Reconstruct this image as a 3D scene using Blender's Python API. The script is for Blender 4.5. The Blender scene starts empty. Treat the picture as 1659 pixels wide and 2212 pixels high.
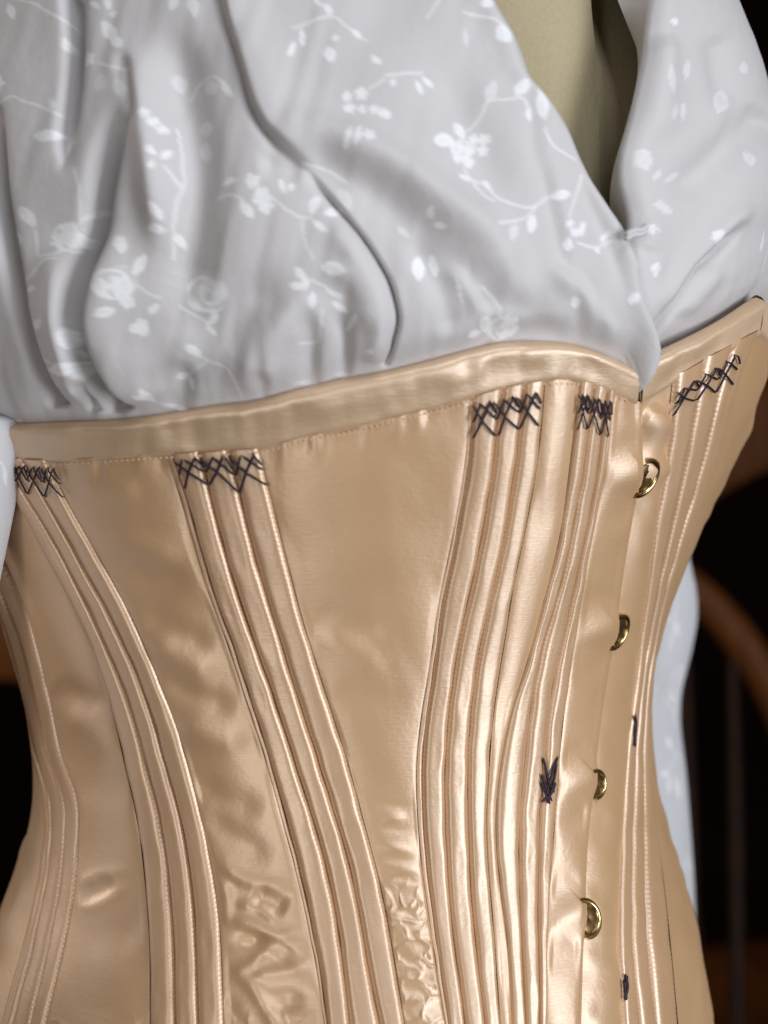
import bpy, math, random
import numpy as np
random.seed(7); rng = np.random.default_rng(7)
sc = bpy.context.scene
C = sc.collection
# ------------------------------------------------------------------ camera, world, lamps, exposure
F_PX, CU, CV = 2737.0, 829.5, 1106.0        # focal length and centre in the traced coordinates (frame 1659 x 2212)
CAMZ = 1.00                                 # camera height above the floor
cam_d = bpy.data.cameras.new('camera'); cam = bpy.data.objects.new('camera', cam_d); C.objects.link(cam)
cam.location = (0, 0, CAMZ); cam.rotation_euler = (math.radians(90), 0, 0)
cam_d.sensor_fit = 'VERTICAL'; cam_d.sensor_height = 24.0; cam_d.lens = 24.0 * F_PX / 2212.0
cam_d.clip_start = 0.02; cam_d.clip_end = 50
cam_d.dof.use_dof = True; cam_d.dof.focus_distance = 0.375
cam_d.dof.aperture_fstop = cam_d.lens / 1000 / 0.0062
sc.camera = cam
w = bpy.data.worlds.new('World'); sc.world = w; w.use_nodes = True
bg = w.node_tree.nodes['Background']; bg.inputs[0].default_value = (0.34, 0.195, 0.10, 1); bg.inputs[1].default_value = 0.17
def lamp(name, loc, target, size, power, col, sy=None):
    d = bpy.data.lights.new(name, 'AREA'); d.energy = power; d.color = col; d.size = size
    if sy: d.shape = 'RECTANGLE'; d.size_y = sy
    o = bpy.data.objects.new(name, d); C.objects.link(o); o.location = loc
    from mathutils import Vector
    o.rotation_euler = (Vector(target) - Vector(loc)).to_track_quat('-Z', 'Y').to_euler()
    return o
lamp('right_window_lamp', (1.0, -0.45, CAMZ - 0.16), (0.0, 0.42, CAMZ + 0.02), 0.42, 12.5, (0.93, 0.96, 1.0), 0.9)
lamp('left_window_lamp', (-0.46, -0.88, CAMZ - 0.26), (0.0, 0.42, CAMZ), 0.20, 4.0, (1.0, 0.97, 0.93), 0.8)
lamp('upper_window_lamp', (0.38, -0.55, CAMZ + 0.95), (0.02, 0.42, CAMZ + 0.06), 0.5, 6.0, (0.88, 0.94, 1.0), 0.4)
lamp('side_window_lamp', (-1.25, 0.95, CAMZ + 0.45), (-0.10, 0.46, CAMZ), 0.35, 5.0, (1.0, 0.93, 0.84), 0.6)
sc.view_settings.view_transform = 'Standard'; sc.view_settings.look = 'None'
sc.view_settings.exposure = 0.08; sc.view_settings.gamma = 1.0
sc.cycles.use_denoising = True
sc.cycles.max_bounces = 8

# ------------------------------------------------------------------ helpers
def link(o, parent=None):
    C.objects.link(o)
    if parent is not None: o.parent = parent; o.matrix_parent_inverse.identity(); o.location = -np.array(parent.location)
    return o
def tag(o, label=None, cat=None, group=None, kind=None):
    if label: o['label'] = label
    if cat: o['category'] = cat
    if group: o['group'] = group
    if kind: o['kind'] = kind
    return o
def empty(name, loc, label, cat, group=None):
    o = bpy.data.objects.new(name, None); o.empty_display_size = 0.05; C.objects.link(o); o.location = loc
    return tag(o, label, cat, group)
def mesh_obj(name, V, quads, mat, parent=None, uv=None, attrs=None, smooth=True):
    V = np.asarray(V, dtype=np.float32).reshape(-1, 3); quads = np.asarray(quads, dtype=np.int32)
    n, k = quads.shape
    me = bpy.data.meshes.new(name)
    me.vertices.add(len(V)); me.vertices.foreach_set('co', V.ravel())
    me.loops.add(n * k); me.loops.foreach_set('vertex_index', quads.ravel())
    me.polygons.add(n); me.polygons.foreach_set('loop_start', np.arange(0, n * k, k, dtype=np.int32))
    try: me.polygons.foreach_set('loop_total', np.full(n, k, dtype=np.int32))
    except Exception: pass
    me.update(calc_edges=True); me.validate()
    if uv is not None:
        l = me.uv_layers.new(name='UVMap'); l.data.foreach_set('uv', np.asarray(uv, dtype=np.float32).reshape(-1, 2)[quads.ravel()].ravel())
    for an, av in (attrs or {}).items():
        a = me.attributes.new(an, 'FLOAT', 'POINT'); a.data.foreach_set('value', np.asarray(av, dtype=np.float32).ravel())
    me.polygons.foreach_set('use_smooth', np.full(len(me.polygons), smooth, dtype=bool))
    me.materials.append(mat)
    o = bpy.data.objects.new(name, me); link(o, parent)
    return o
def grid_faces(r, c, wrap=False):
    i, j = np.meshgrid(np.arange(r - 1), np.arange(c if wrap else c - 1), indexing='ij')
    j2 = (j + 1) % c
    return np.stack([i * c + j, i * c + j2, (i + 1) * c + j2, (i + 1) * c + j], -1).reshape(-1, 4)
def grid_obj(name, P, mat, parent, attrs=None, flip=False, wrap=False):
    r, c = P.shape[:2]; q = grid_faces(r, c, wrap)
    if flip: q = q[:, ::-1]
    uv = np.stack(np.meshgrid(np.linspace(0, 1, c), np.linspace(0, 1, r)), -1)
    return mesh_obj(name, P, q, mat, parent, uv, attrs)
def tube_arrays(pts, rad, sides=6, base=0, flat=None):
    pts = np.asarray(pts, float); n = len(pts)
    rad = np.full(n, rad) if np.isscalar(rad) else np.asarray(rad)
    t = np.gradient(pts, axis=0); t /= np.linalg.norm(t, axis=1)[:, None] + 1e-12
    up = np.array([0.31, -0.9, 0.2]) if flat is None else np.asarray(flat, float)
    s = np.cross(t, up); s /= np.linalg.norm(s, axis=1)[:, None] + 1e-12; b = np.cross(s, t)
    a = np.linspace(0, 2 * math.pi, sides, endpoint=False)
    V = pts[:, None] + rad[:, None, None] * (np.cos(a)[None, :, None] * s[:, None] + np.sin(a)[None, :, None] * b[:, None])
    return V.reshape(-1, 3), grid_faces(n, sides, True) + base
def tubes_obj(name, lines, rad, mat, parent, sides=6, kind=None):
    Vs, Qs, base = [], [], 0
    for i, L in enumerate(lines):
        L = np.asarray(L, float)
        r = np.full(len(L), rad if np.isscalar(rad) else rad[i]); r[0] *= 0.35; r[-1] *= 0.35
        v, q = tube_arrays(L, r, sides, base); Vs.append(v); Qs.append(q); base += len(v)
    o = mesh_obj(name, np.concatenate(Vs), np.concatenate(Qs), mat, parent)
    if kind: o['kind'] = kind
    return o
def gsm(y, s):
    k = int(3 * s) + 1; x = np.arange(-k, k + 1); g = np.exp(-0.5 * (x / s) ** 2); g /= g.sum()
    yl = y[0] - (y[1:k + 1] - y[0])[::-1]; yr = y[-1] - (y[-k - 1:-1] - y[-1])[::-1]
    return np.convolve(np.concatenate([yl, y, yr]), g, 'valid')
VV = np.arange(-400.0, 2801.0, 4.0)
def curve_v(pts, sm=10):                     # u as a smooth function of v from traced points
    p = np.array(sorted(pts, key=lambda q: q[1]), float)
    v, u = p[:, 1], p[:, 0]
    s0 = (u[1] - u[0]) / (v[1] - v[0]); s1 = (u[-1] - u[-2]) / (v[-1] - v[-2])
    y = np.interp(VV, v, u); y = np.where(VV < v[0], u[0] + s0 * (VV - v[0]), y); y = np.where(VV > v[-1], u[-1] + s1 * (VV - v[-1]), y)
    y = gsm(y, sm)
    return lambda q: np.interp(q, VV, y)
UU = np.arange(-600.0, 2401.0, 4.0)
def curve_u(pts, sm=7):                      # v as a smooth function of u
    f = [(b, a) for a, b in pts]; p = np.array(sorted(f, key=lambda q: q[1]), float)
    y = gsm(np.interp(UU, p[:, 1], p[:, 0]), sm)
    return lambda q: np.interp(q, UU, y)
def T(i, j, pts): return [(829.5 * i + x / 2, 553.0 * j + y / 2) for x, y in pts]

# ------------------------------------------------------------------ the body surface: stacked ellipses fitted to the two outlines
YC, ASP, YT = 0.462, 0.93, 0.442
SIL = [(-500, 60, 1330), (-250, -60, 1420), (0, -150, 1520), (250, -210, 1625), (500, -225, 1665), (700, -215, 1668), (850, -170, 1652), (943, -135, 1612), (1028, -100, 1567), (1106, -60, 1531),
       (1206, -28, 1489), (1290, -5, 1450), (1356, 12, 1426), (1456, 42, 1409), (1531, 62, 1404), (1620, 75, 1404), (1710, 78, 1414),
       (1784, 68, 1436), (1850, 48, 1460), (1910, 24, 1482), (1969, -2, 1502), (2059, -45, 1522), (2159, -85, 1534), (2300, -130, 1550), (2500, -170, 1575), (2900, -200, 1600)]
zs, cxs, aas = [], [], []
for v, l, r in SIL:
    sl, sr = (l - CU) / F_PX, (r - CU) / F_PX
    a, cx = 0.1, 0.0
    for _ in range(60):
        b = ASP * a
        A1 = math.sqrt(a * a + sl * sl * b * b); A2 = math.sqrt(a * a + sr * sr * b * b)
        err = (sr - sl) * YC - (A1 + A2)
        a += err / 2; cx = (sl * YC + A1 + sr * YC - A2) / 2
    zs.append((CV - v) / F_PX * YT); cxs.append(cx); aas.append(a)
ZG = np.linspace(-0.62, 0.36, 981)
zs, cxs, aas = [np.array(q)[::-1] for q in (zs, cxs, aas)]
CXG = gsm(np.interp(ZG, zs, cxs), 9); AG = gsm(np.interp(ZG, zs, aas), 9)
def el(z): return np.interp(z, ZG, CXG), np.interp(z, ZG, AG)
def Ff(x, y, z):
    cx, a = el(z); b = ASP * a
    return np.sqrt(((x - cx) / a) ** 2 + ((y - YC) / b) ** 2) - 1
def unproj(u, v):                            # traced pixel -> (theta, z) where its ray meets the body
    u = np.asarray(u, float); v = np.asarray(v, float)
    dx, dz = (u - CU) / F_PX, (CV - v) / F_PX
    ts = np.linspace(0.25, 0.52, 109)
    best = np.full(u.shape, 1e9); tb = np.full(u.shape, 0.45); lo = np.full(u.shape, -1.0); hi = np.full(u.shape, -1.0)
    prev = Ff(dx * ts[0], ts[0], dz * ts[0]); done = np.zeros(u.shape, bool)
    for k in range(1, len(ts)):
        t = ts[k]; f = Ff(dx * t, t, dz * t)
        hit = (~done) & (prev > 0) & (f <= 0)
        lo = np.where(hit, ts[k - 1], lo); hi = np.where(hit, t, hi); done |= hit
        m = f < best; best = np.where(m, f, best); tb = np.where(m, t, tb)
        prev = f
    lo2 = np.where(done, lo, tb); hi2 = np.where(done, hi, tb)
    for _ in range(22):
        mid = (lo2 + hi2) / 2; f = Ff(dx * mid, mid, dz * mid)
        lo2 = np.where(f > 0, mid, lo2); hi2 = np.where(f > 0, hi2, mid)
    t = (lo2 + hi2) / 2; x, y, z = dx * t, t, dz * t
    cx, a = el(z)
    return np.arctan2((x - cx) / a, (YC - y) / (ASP * a)), z
def S(th, z, h=0.0):                         # point on the body, h metres outwards
    th, z = np.broadcast_arrays(np.asarray(th, float), np.asarray(z, float))
    cx, a = el(z); b = ASP * a
    c1, a1 = el(z + 0.002); c0, a0 = el(z - 0.002)
    x = cx + a * np.sin(th); y = YC - b * np.cos(th)
    dzx = ((c1 - c0) + (a1 - a0) * np.sin(th)) / 0.004; dzy = -ASP * (a1 - a0) * np.cos(th) / 0.004
    tx, ty = a * np.cos(th), b * np.sin(th)
    nx, ny, nz = ty, -tx, tx * dzy * 0 + (tx * dzy - ty * dzx)
    L = np.sqrt(nx * nx + ny * ny + nz * nz)
    h = np.asarray(h)
    return np.stack([x + h * nx / L, y + h * ny / L, z + h * nz / L + CAMZ], -1)
def proj(P):
    return CU + F_PX * P[..., 0] / P[..., 1], CV - F_PX * (P[..., 2] - CAMZ) / P[..., 1]
def unprojh(u, v, h):                        # the same for a surface h metres proud of the body
    u = np.asarray(u, float); v = np.asarray(v, float); a, b = u.copy(), v.copy()
    for _ in range(5):
        th, z = unproj(a, b); pu, pv = proj(S(th, z, h)); a = a + 0.8 * (u - pu); b = b + 0.8 * (v - pv)
    return unproj(a, b)
# strokes: traced creases and ridges, height in metres as a function of the traced coordinates
def sdist(pts, u, v):
    pts = np.asarray(pts, float); best = np.full(u.shape, 1e9); sg = np.zeros(u.shape); tt = np.zeros(u.shape)
    seg = np.linalg.norm(np.diff(pts, axis=0), axis=1); cum = np.concatenate([[0], np.cumsum(seg)]); tot = cum[-1]
    for k in range(len(pts) - 1):
        ax, ay = pts[k]; dx, dy = pts[k + 1] - pts[k]
        q = np.clip(((u - ax) * dx + (v - ay) * dy) / (dx * dx + dy * dy), 0, 1)
        ex, ey = u - ax - q * dx, v - ay - q * dy; d = np.hypot(ex, ey)
        m = d < best; best = np.where(m, d, best)
        sg = np.where(m, np.sign(dy * (u - ax) - dx * (v - ay)), sg); tt = np.where(m, (cum[k] + q * seg[k]) / tot, tt)
    return best, sg, tt
def densify(pts, n=5):
    p = np.asarray(pts, float)
    if len(p) < 3: return p
    q = np.vstack([2 * p[0] - p[1], p, 2 * p[-1] - p[-2]]); out = []
    for i in range(1, len(q) - 2):
        for t in np.linspace(0, 1, n, endpoint=False):
            a, b, c, d = q[i - 1], q[i], q[i + 1], q[i + 2]
            out.append(0.5 * (2 * b + (c - a) * t + (2 * a - 5 * b + 4 * c - d) * t * t + (3 * b - a - 3 * c + d) * t ** 3))
    out.append(q[-2]); return np.array(out)
def strokes(L, u, v, scale=1e-3):
    h = np.zeros(u.shape)
    for pts, amp, wl, wr, t0, t1 in L:
        p = densify(pts, 4); m = 3.2 * max(wl, wr)
        sel = (u > p[:, 0].min() - m) & (u < p[:, 0].max() + m) & (v > p[:, 1].min() - m) & (v < p[:, 1].max() + m)
        if not sel.any(): continue
        d, s, t = sdist(p, u[sel], v[sel])
        wd = np.where(s > 0, wr, wl)
        tp = np.clip(t / max(t0, 1e-6), 0, 1) * np.clip((1 - t) / max(t1, 1e-6), 0, 1); tp = tp * tp * (3 - 2 * tp)
        h[sel] += amp * scale * np.exp(-(d / wd) ** 2) * tp
    return h
# smooth value noise
def vnoise(x, y, seed):
    r = np.random.default_rng(seed); G = r.random((64, 64))
    xi, yi = np.floor(x).astype(int), np.floor(y).astype(int); fx, fy = x - xi, y - yi
    fx = fx * fx * (3 - 2 * fx); fy = fy * fy * (3 - 2 * fy)
    g = lambda a, b: G[a % 64, b % 64]
    return (g(xi, yi) * (1 - fx) + g(xi + 1, yi) * fx) * (1 - fy) + (g(xi, yi + 1) * (1 - fx) + g(xi + 1, yi + 1) * fx) * fy - 0.5
def cellnoise(x, y, seed):                   # distance to nearest minus second: a net of ridges
    r = np.random.default_rng(seed); ox, oy = r.random((64, 64)), r.random((64, 64))
    xi, yi = np.floor(x).astype(int), np.floor(y).astype(int)
    d1 = np.full(x.shape, 9.0); d2 = np.full(x.shape, 9.0)
    for i in (-1, 0, 1):
        for j in (-1, 0, 1):
            a, b = xi + i, yi + j
            d = np.hypot(a + ox[a % 64, b % 64] - x, b + oy[a % 64, b % 64] - y)
            d2 = np.where(d < d1, d1, np.minimum(d2, d)); d1 = np.minimum(d1, d)
    return d2 - d1

# ------------------------------------------------------------------ materials
def new_mat(name):
    m = bpy.data.materials.new(name); m.use_nodes = True; nt = m.node_tree
    return m, nt, nt.nodes['Principled BSDF']
def N(nt, t, **kw):
    n = nt.nodes.new(t)
    for k, v in kw.items():
        if k in n.inputs: n.inputs[k].default_value = v
        else: setattr(n, k, v)
    return n
def ramp(nt, fac, c0, c1, p0=0.3, p1=0.7):
    r = nt.nodes.new('ShaderNodeValToRGB'); e = r.color_ramp.elements
    e[0].position, e[1].position = p0, p1; e[0].color = (*c0, 1); e[1].color = (*c1, 1)
    nt.links.new(fac, r.inputs[0]); return r.outputs[0]
def satin(name, c0, c1, rough=0.47, gloss=0.27, gcol=(0.95, 0.83, 0.73)):
    m, nt, b = new_mat(name); L = nt.links; nt.nodes.remove(b)
    out = nt.nodes['Material Output']
    tc = N(nt, 'ShaderNodeTexCoord')
    n1 = N(nt, 'ShaderNodeTexNoise', Scale=38.0, Detail=4.0); L.new(tc.outputs['Object'], n1.inputs['Vector'])
    df = N(nt, 'ShaderNodeBsdfDiffuse'); L.new(ramp(nt, n1.outputs[0], c0, c1), df.inputs['Color'])
    gl = N(nt, 'ShaderNodeBsdfAnisotropic'); gl.inputs['Color'].default_value = (*gcol, 1); gl.inputs['Roughness'].default_value = rough; gl.inputs['Anisotropy'].default_value = 0.35
    tg = N(nt, 'ShaderNodeTangent', direction_type='UV_MAP'); tg.uv_map = 'UVMap'; L.new(tg.outputs[0], gl.inputs['Tangent'])
    mx = N(nt, 'ShaderNodeMixShader'); mx.inputs[0].default_value = gloss; L.new(df.outputs[0], mx.inputs[1]); L.new(gl.outputs[0], mx.inputs[2]); L.new(mx.outputs[0], out.inputs['Surface'])
    # weave: fine float threads running round the body, and slubs
    mp = N(nt, 'ShaderNodeMapping'); mp.inputs['Scale'].default_value = (260, 260, 3200); L.new(tc.outputs['Object'], mp.inputs[0])
    n2 = N(nt, 'ShaderNodeTexNoise', Scale=1.0, Detail=3.0); L.new(mp.outputs[0], n2.inputs['Vector'])
    n3 = N(nt, 'ShaderNodeTexNoise', Scale=700.0, Detail=2.0); L.new(tc.outputs['Object'], n3.inputs['Vector'])
    b1 = N(nt, 'ShaderNodeBump', Strength=0.22, Distance=0.0003); L.new(n2.outputs[0], b1.inputs['Height'])
    b2 = N(nt, 'ShaderNodeBump', Strength=0.10, Distance=0.0006); L.new(n3.outputs[0], b2.inputs['Height']); L.new(b1.outputs[0], b2.inputs['Normal'])
    for q in (df, gl): L.new(b2.outputs[0], q.inputs['Normal'])
    return m
M_SATIN = satin('champagne_satin', (0.58, 0.360, 0.190), (0.64, 0.410, 0.225))
M_CHAN = satin('champagne_satin_channel', (0.56, 0.350, 0.195), (0.62, 0.400, 0.23), 0.43, 0.27)
M_BIND = satin('champagne_satin_binding', (0.58, 0.395, 0.235), (0.64, 0.445, 0.275), 0.44, 0.29)
def cotton(name, ground, motif, trans=0.12):
    m, nt, b = new_mat(name); L = nt.links
    at = N(nt, 'ShaderNodeAttribute', attribute_name='jacquard'); tc = N(nt, 'ShaderNodeTexCoord')
    mx = N(nt, 'ShaderNodeMix', data_type='RGBA'); mx.inputs[6].default_value = (*ground, 1); mx.inputs[7].default_value = (*motif, 1)
    L.new(at.outputs['Fac'], mx.inputs[0]); L.new(mx.outputs[2], b.inputs['Base Color'])
    mr = N(nt, 'ShaderNodeMapRange'); mr.inputs[3].default_value = 0.65; mr.inputs[4].default_value = 0.5
    L.new(at.outputs['Fac'], mr.inputs[0]); L.new(mr.outputs[0], b.inputs['Roughness'])
    b.inputs['Specular IOR Level'].default_value = 0.25
    b.inputs['Sheen Weight'].default_value = 0.15
    n2 = N(nt, 'ShaderNodeTexNoise', Scale=1500.0, Detail=2.0); L.new(tc.outputs['Object'], n2.inputs['Vector'])
    n3 = N(nt, 'ShaderNodeTexNoise', Scale=90.0, Detail=3.0); L.new(tc.outputs['Object'], n3.inputs['Vector'])
    b1 = N(nt, 'ShaderNodeBump', Strength=0.18, Distance=0.0004); L.new(n2.outputs[0], b1.inputs['Height'])
    b2 = N(nt, 'ShaderNodeBump', Strength=0.12, Distance=0.004); L.new(n3.outputs[0], b2.inputs['Height']); L.new(b1.outputs[0], b2.inputs['Normal'])
    L.new(b2.outputs[0], b.inputs['Normal'])
    return m
M_COT = cotton('white_jacquard_cotton', (0.60, 0.585, 0.60), (0.86, 0.875, 0.91))
M_SLEEVE = cotton('white_sleeve_cotton', (0.60, 0.61, 0.65), (0.80, 0.81, 0.83))
def simple(name, col, rough=0.6, metal=0.0, spec=0.5, col2=None, scale=60.0, bump=0.0):
    m, nt, b = new_mat(name); b.inputs['Roughness'].default_value = rough; b.inputs['Metallic'].default_value = metal
    b.inputs['Specular IOR Level'].default_value = spec
    tc = N(nt, 'ShaderNodeTexCoord'); n1 = N(nt, 'ShaderNodeTexNoise', Scale=scale, Detail=4.0); nt.links.new(tc.outputs['Object'], n1.inputs['Vector'])
    nt.links.new(ramp(nt, n1.outputs[0], col, col2 or tuple(c * 1.15 for c in col)), b.inputs['Base Color'])
    if bump:
        bp = N(nt, 'ShaderNodeBump', Strength=bump, Distance=0.001); nt.links.new(n1.outputs[0], bp.inputs['Height']); nt.links.new(bp.outputs[0], b.inputs['Normal'])
    return m
M_FLOSS = simple('dark_purple_floss', (0.011, 0.004, 0.014), 0.5, 0, 0.4, (0.024, 0.009, 0.029), 900.0, 0.3)
M_THREAD = simple('champagne_thread', (0.60, 0.45, 0.30), 0.5)
M_HOLE = simple('needle_hole_thread', (0.16, 0.085, 0.045), 0.7)
M_BRASS = simple('brass', (0.62, 0.46, 0.20), 0.26, 1.0, 0.5, (0.75, 0.60, 0.32), 150.0)
M_BRASSD = simple('shaded_brass', (0.16, 0.10, 0.05), 0.4, 0.9, 0.5, (0.24, 0.15, 0.07), 300.0)  # stud brass darkened in colour for the shadow and dark reflections inside the loops
M_FORM = simple('dress_form_cloth', (0.44, 0.37, 0.235), 0.8, 0, 0.2, (0.48, 0.41, 0.265), 900.0, 0.25)
def wood_mat():
    m, nt, b = new_mat('dark_varnished_wood'); L = nt.links
    tc = N(nt, 'ShaderNodeTexCoord'); mp = N(nt, 'ShaderNodeMapping'); mp.inputs['Scale'].default_value = (40, 40, 5); L.new(tc.outputs['Object'], mp.inputs[0])
    n1 = N(nt, 'ShaderNodeTexNoise', Scale=1.5, Detail=6.0); L.new(mp.outputs[0], n1.inputs['Vector'])
    L.new(ramp(nt, n1.outputs[0], (0.09, 0.028, 0.006), (0.15, 0.05, 0.012)), b.inputs['Base Color']); b.inputs['Roughness'].default_value = 0.5; b.inputs['Specular IOR Level'].default_value = 0.2
    return m
M_WOOD = wood_mat()
M_SPINDLE = simple('shaded_spindle_wood', (0.016, 0.007, 0.004), 0.6, 0, 0.2, (0.03, 0.012, 0.006), 30.0)  # same chair wood, with the shade on the spindles put into its colour
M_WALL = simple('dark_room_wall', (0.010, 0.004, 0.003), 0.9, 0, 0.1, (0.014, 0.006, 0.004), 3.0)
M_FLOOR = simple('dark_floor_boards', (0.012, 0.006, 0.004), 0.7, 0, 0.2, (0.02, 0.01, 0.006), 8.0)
M_STEEL = simple('stand_steel', (0.25, 0.25, 0.26), 0.4, 1.0)

# ------------------------------------------------------------------ setting
def sheet(name, pts, mat):
    o = mesh_obj(name, pts, [[0, 1, 2, 3]], mat, None, None, None, False); o['kind'] = 'structure'; return o
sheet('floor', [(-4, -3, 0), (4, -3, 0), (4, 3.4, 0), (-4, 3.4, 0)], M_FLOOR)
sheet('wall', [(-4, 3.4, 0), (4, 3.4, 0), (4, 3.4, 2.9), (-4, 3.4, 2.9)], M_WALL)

# ------------------------------------------------------------------ corset: traced lines
top_l = curve_u([(-600, 930), (-100, 926), (0, 921)] + T(0, 1, [(75, 730), (300, 722), (490, 715), (700, 690), (900, 655), (1100, 632), (1250, 590), (1400, 555), (1500, 530)]) +
                T(1, 1, [(0, 505), (200, 455), (400, 400), (500, 378), (650, 368), (800, 375), (900, 400), (1000, 440), (1090, 490), (1130, 515)]), 5)
bot_l = curve_u([(-600, 1004), (-100, 1002), (30, 999)] + T(0, 1, [(250, 903), (500, 888), (700, 874), (900, 864), (1150, 848), (1300, 805), (1450, 775), (1600, 745)]) +
                T(1, 1, [(0, 725), (150, 690), (350, 640), (450, 605), (550, 580), (700, 553), (850, 556), (950, 590), (1090, 650), (1130, 665)]), 4)
top_r = curve_u([(1330, 830), (1380, 790)] + T(1, 1, [(1190, 420), (1300, 370), (1400, 320), (1500, 265), (1600, 195), (1659, 160)]) + [(1700, 615)], 4)
bot_r = curve_u([(1330, 905), (1392, 876), (1450, 836), (1495, 812), (1544, 783), (1599, 753), (1659, 723), (1700, 705)], 4)
G = {}
G['A3'] = curve_v([(0, 1180)] + T(0, 2, [(20, 190), (90, 340), (160, 560), (220, 800), (275, 1106)]) + T(0, 3, [(345, 60), (352, 180), (345, 350), (330, 530), (300, 700), (250, 900), (205, 1106)]))
G['A2'] = curve_v(T(0, 2, [(0, 310), (60, 430), (120, 600), (170, 800), (225, 1106)]) + T(0, 3, [(282, 60), (292, 180), (287, 350), (262, 550), (222, 750), (175, 950), (140, 1106)]))
G['A1'] = curve_v(T(0, 2, [(0, 400), (30, 470), (85, 650), (130, 850), (180, 1106)]) + T(0, 3, [(218, 60), (235, 200), (225, 400), (190, 600), (140, 800), (60, 1106)]))
SILL = curve_v([(q[1], q[0]) for q in SIL], 4)
G['A0'] = lambda v: np.maximum(G['A1'](v) - np.interp(v, [1300, 1700, 2212], [9, 13, 24]), SILL(v) + 3)
G['B0'] = curve_v(T(0, 2, [(-20, -180), (60, -90), (110, 0), (170, 130), (240, 260), (310, 370), (370, 500), (420, 620), (460, 750), (500, 900), (545, 1106)]) + T(0, 3, [(590, 180), (615, 350), (635, 550), (650, 750), (650, 1106)]))
G['B1'] = curve_v(T(0, 2, [(60, -170), (115, -80), (170, 0), (230, 100), (300, 230), (360, 340), (410, 450), (460, 560), (510, 680), (560, 800), (600, 930), (638, 1106)]) + T(0, 3, [(690, 180), (720, 350), (740, 550), (755, 750), (760, 1106)]))
G['B2'] = curve_v(T(0, 2, [(140, -170), (190, -80), (240, 0), (300, 110), (360, 220), (420, 330), (480, 430), (530, 540), (580, 650), (630, 780), (680, 940), (722, 1106)]) + T(0, 3, [(775, 180), (810, 350), (835, 550), (850, 750), (858, 1106)]))
G['B3'] = curve_v(T(0, 2, [(230, -185), (275, -80), (320, 0), (370, 90), (430, 190), (490, 290), (560, 430), (620, 550), (670, 680), (720, 800), (770, 930), (820, 1106)]) + T(0, 3, [(865, 180), (905, 350), (940, 550), (960, 750), (970, 1106)]))
G['C-'] = curve_v(T(0, 1, [(725, 870), (760, 980)]) + T(0, 2, [(800, 0), (850, 180), (900, 350), (960, 500), (1010, 650), (1060, 800), (1110, 950), (1160, 1106)]) + T(0, 3, [(1200, 150), (1240, 300), (1280, 450), (1315, 600), (1345, 750), (1375, 900), (1400, 1106)]))
G['C0'] = lambda v: G['C-'](v) + np.interp(v, [950, 1400, 2212], [14, 11, 6])
G['C1'] = curve_v(T(0, 1, [(870, 870), (905, 990)]) + T(0, 2, [(925, 0), (960, 120), (1000, 270), (1050, 420), (1100, 570), (1160, 730), (1210, 880), (1283, 1106)]) + T(0, 3, [(1330, 150), (1375, 300), (1410, 420), (1445, 600), (1470, 750), (1495, 950), (1510, 1106)]))
G['C2'] = curve_v(T(0, 1, [(995, 870), (1040, 1025)]) + T(0, 2, [(1055, 0), (1090, 150), (1130, 290), (1180, 450), (1225, 600), (1270, 750), (1320, 900), (1384, 1106)]) + T(0, 3, [(1440, 180), (1490, 350), (1530, 500), (1560, 680), (1590, 850), (1620, 1000), (1640, 1106)]))
G['C3'] = curve_v(T(0, 1, [(1130, 865), (1160, 990)]) + T(0, 2, [(1190, 0), (1220, 120), (1260, 280), (1300, 430), (1340, 570), (1390, 720), (1430, 850), (1480, 1000), (1512, 1106)]) + T(0, 3, [(1560, 180), (1610, 370), (1650, 520)]) + T(1, 3, [(25, 700), (58, 900), (90, 1106)]))
G['D-'] = curve_v(T(1, 1, [(366, 650), (358, 800), (342, 950)]) + T(1, 2, [(312, 0), (285, 150), (250, 300), (215, 500), (190, 700), (160, 850), (142, 1000), (135, 1106)]) + T(1, 3, [(137, 150), (150, 350), (170, 500), (200, 700), (228, 900), (262, 1106)]))
G['D0'] = lambda v: G['D-'](v) + np.interp(v, [880, 1300, 1659, 2212], [7, 9, 14, 8])
G['D1'] = curve_v(T(1, 1, [(492, 720), (480, 800), (460, 1000)]) + T(1, 2, [(440, 0), (410, 170), (375, 330), (335, 500), (310, 650), (285, 800), (270, 1000), (262, 1106)]) + T(1, 3, [(262, 250), (275, 450), (290, 650), (315, 850), (350, 1106)]))
G['D2'] = curve_v(T(1, 1, [(590, 700), (580, 800), (552, 1000)]) + T(1, 2, [(535, 0), (505, 170), (470, 330), (430, 500), (400, 650), (380, 800), (365, 1000), (360, 1106)]) + T(1, 3, [(362, 250), (370, 450), (385, 650), (405, 850), (435, 1106)]))
G['D3'] = curve_v(T(1, 1, [(690, 600), (675, 800), (645, 1000)]) + T(1, 2, [(625, 0), (595, 150), (560, 300), (530, 500), (505, 650), (480, 800), (463, 950), (453, 1106)]) + T(1, 3, [(440, 200), (445, 400), (465, 600), (485, 850), (500, 1106)]))
G['E0'] = curve_v(T(1, 1, [(836, 590), (805, 850), (785, 1000)]) + T(1, 2, [(775, 0), (740, 180), (680, 400), (630, 600), (580, 750), (540, 870), (515, 1000), (496, 1106)]) + T(1, 3, [(475, 200), (480, 350), (500, 550), (525, 700), (540, 900), (550, 1106)]))
G['E1'] = curve_v(T(1, 1, [(885, 700), (870, 800), (845, 1000)]) + T(1, 2, [(820, 0), (785, 200), (740, 380), (700, 500), (670, 600), (645, 750), (625, 900), (606, 1106)]) + T(1, 3, [(585, 200), (580, 350), (585, 550), (590, 700), (600, 900), (610, 1106)]))
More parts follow.
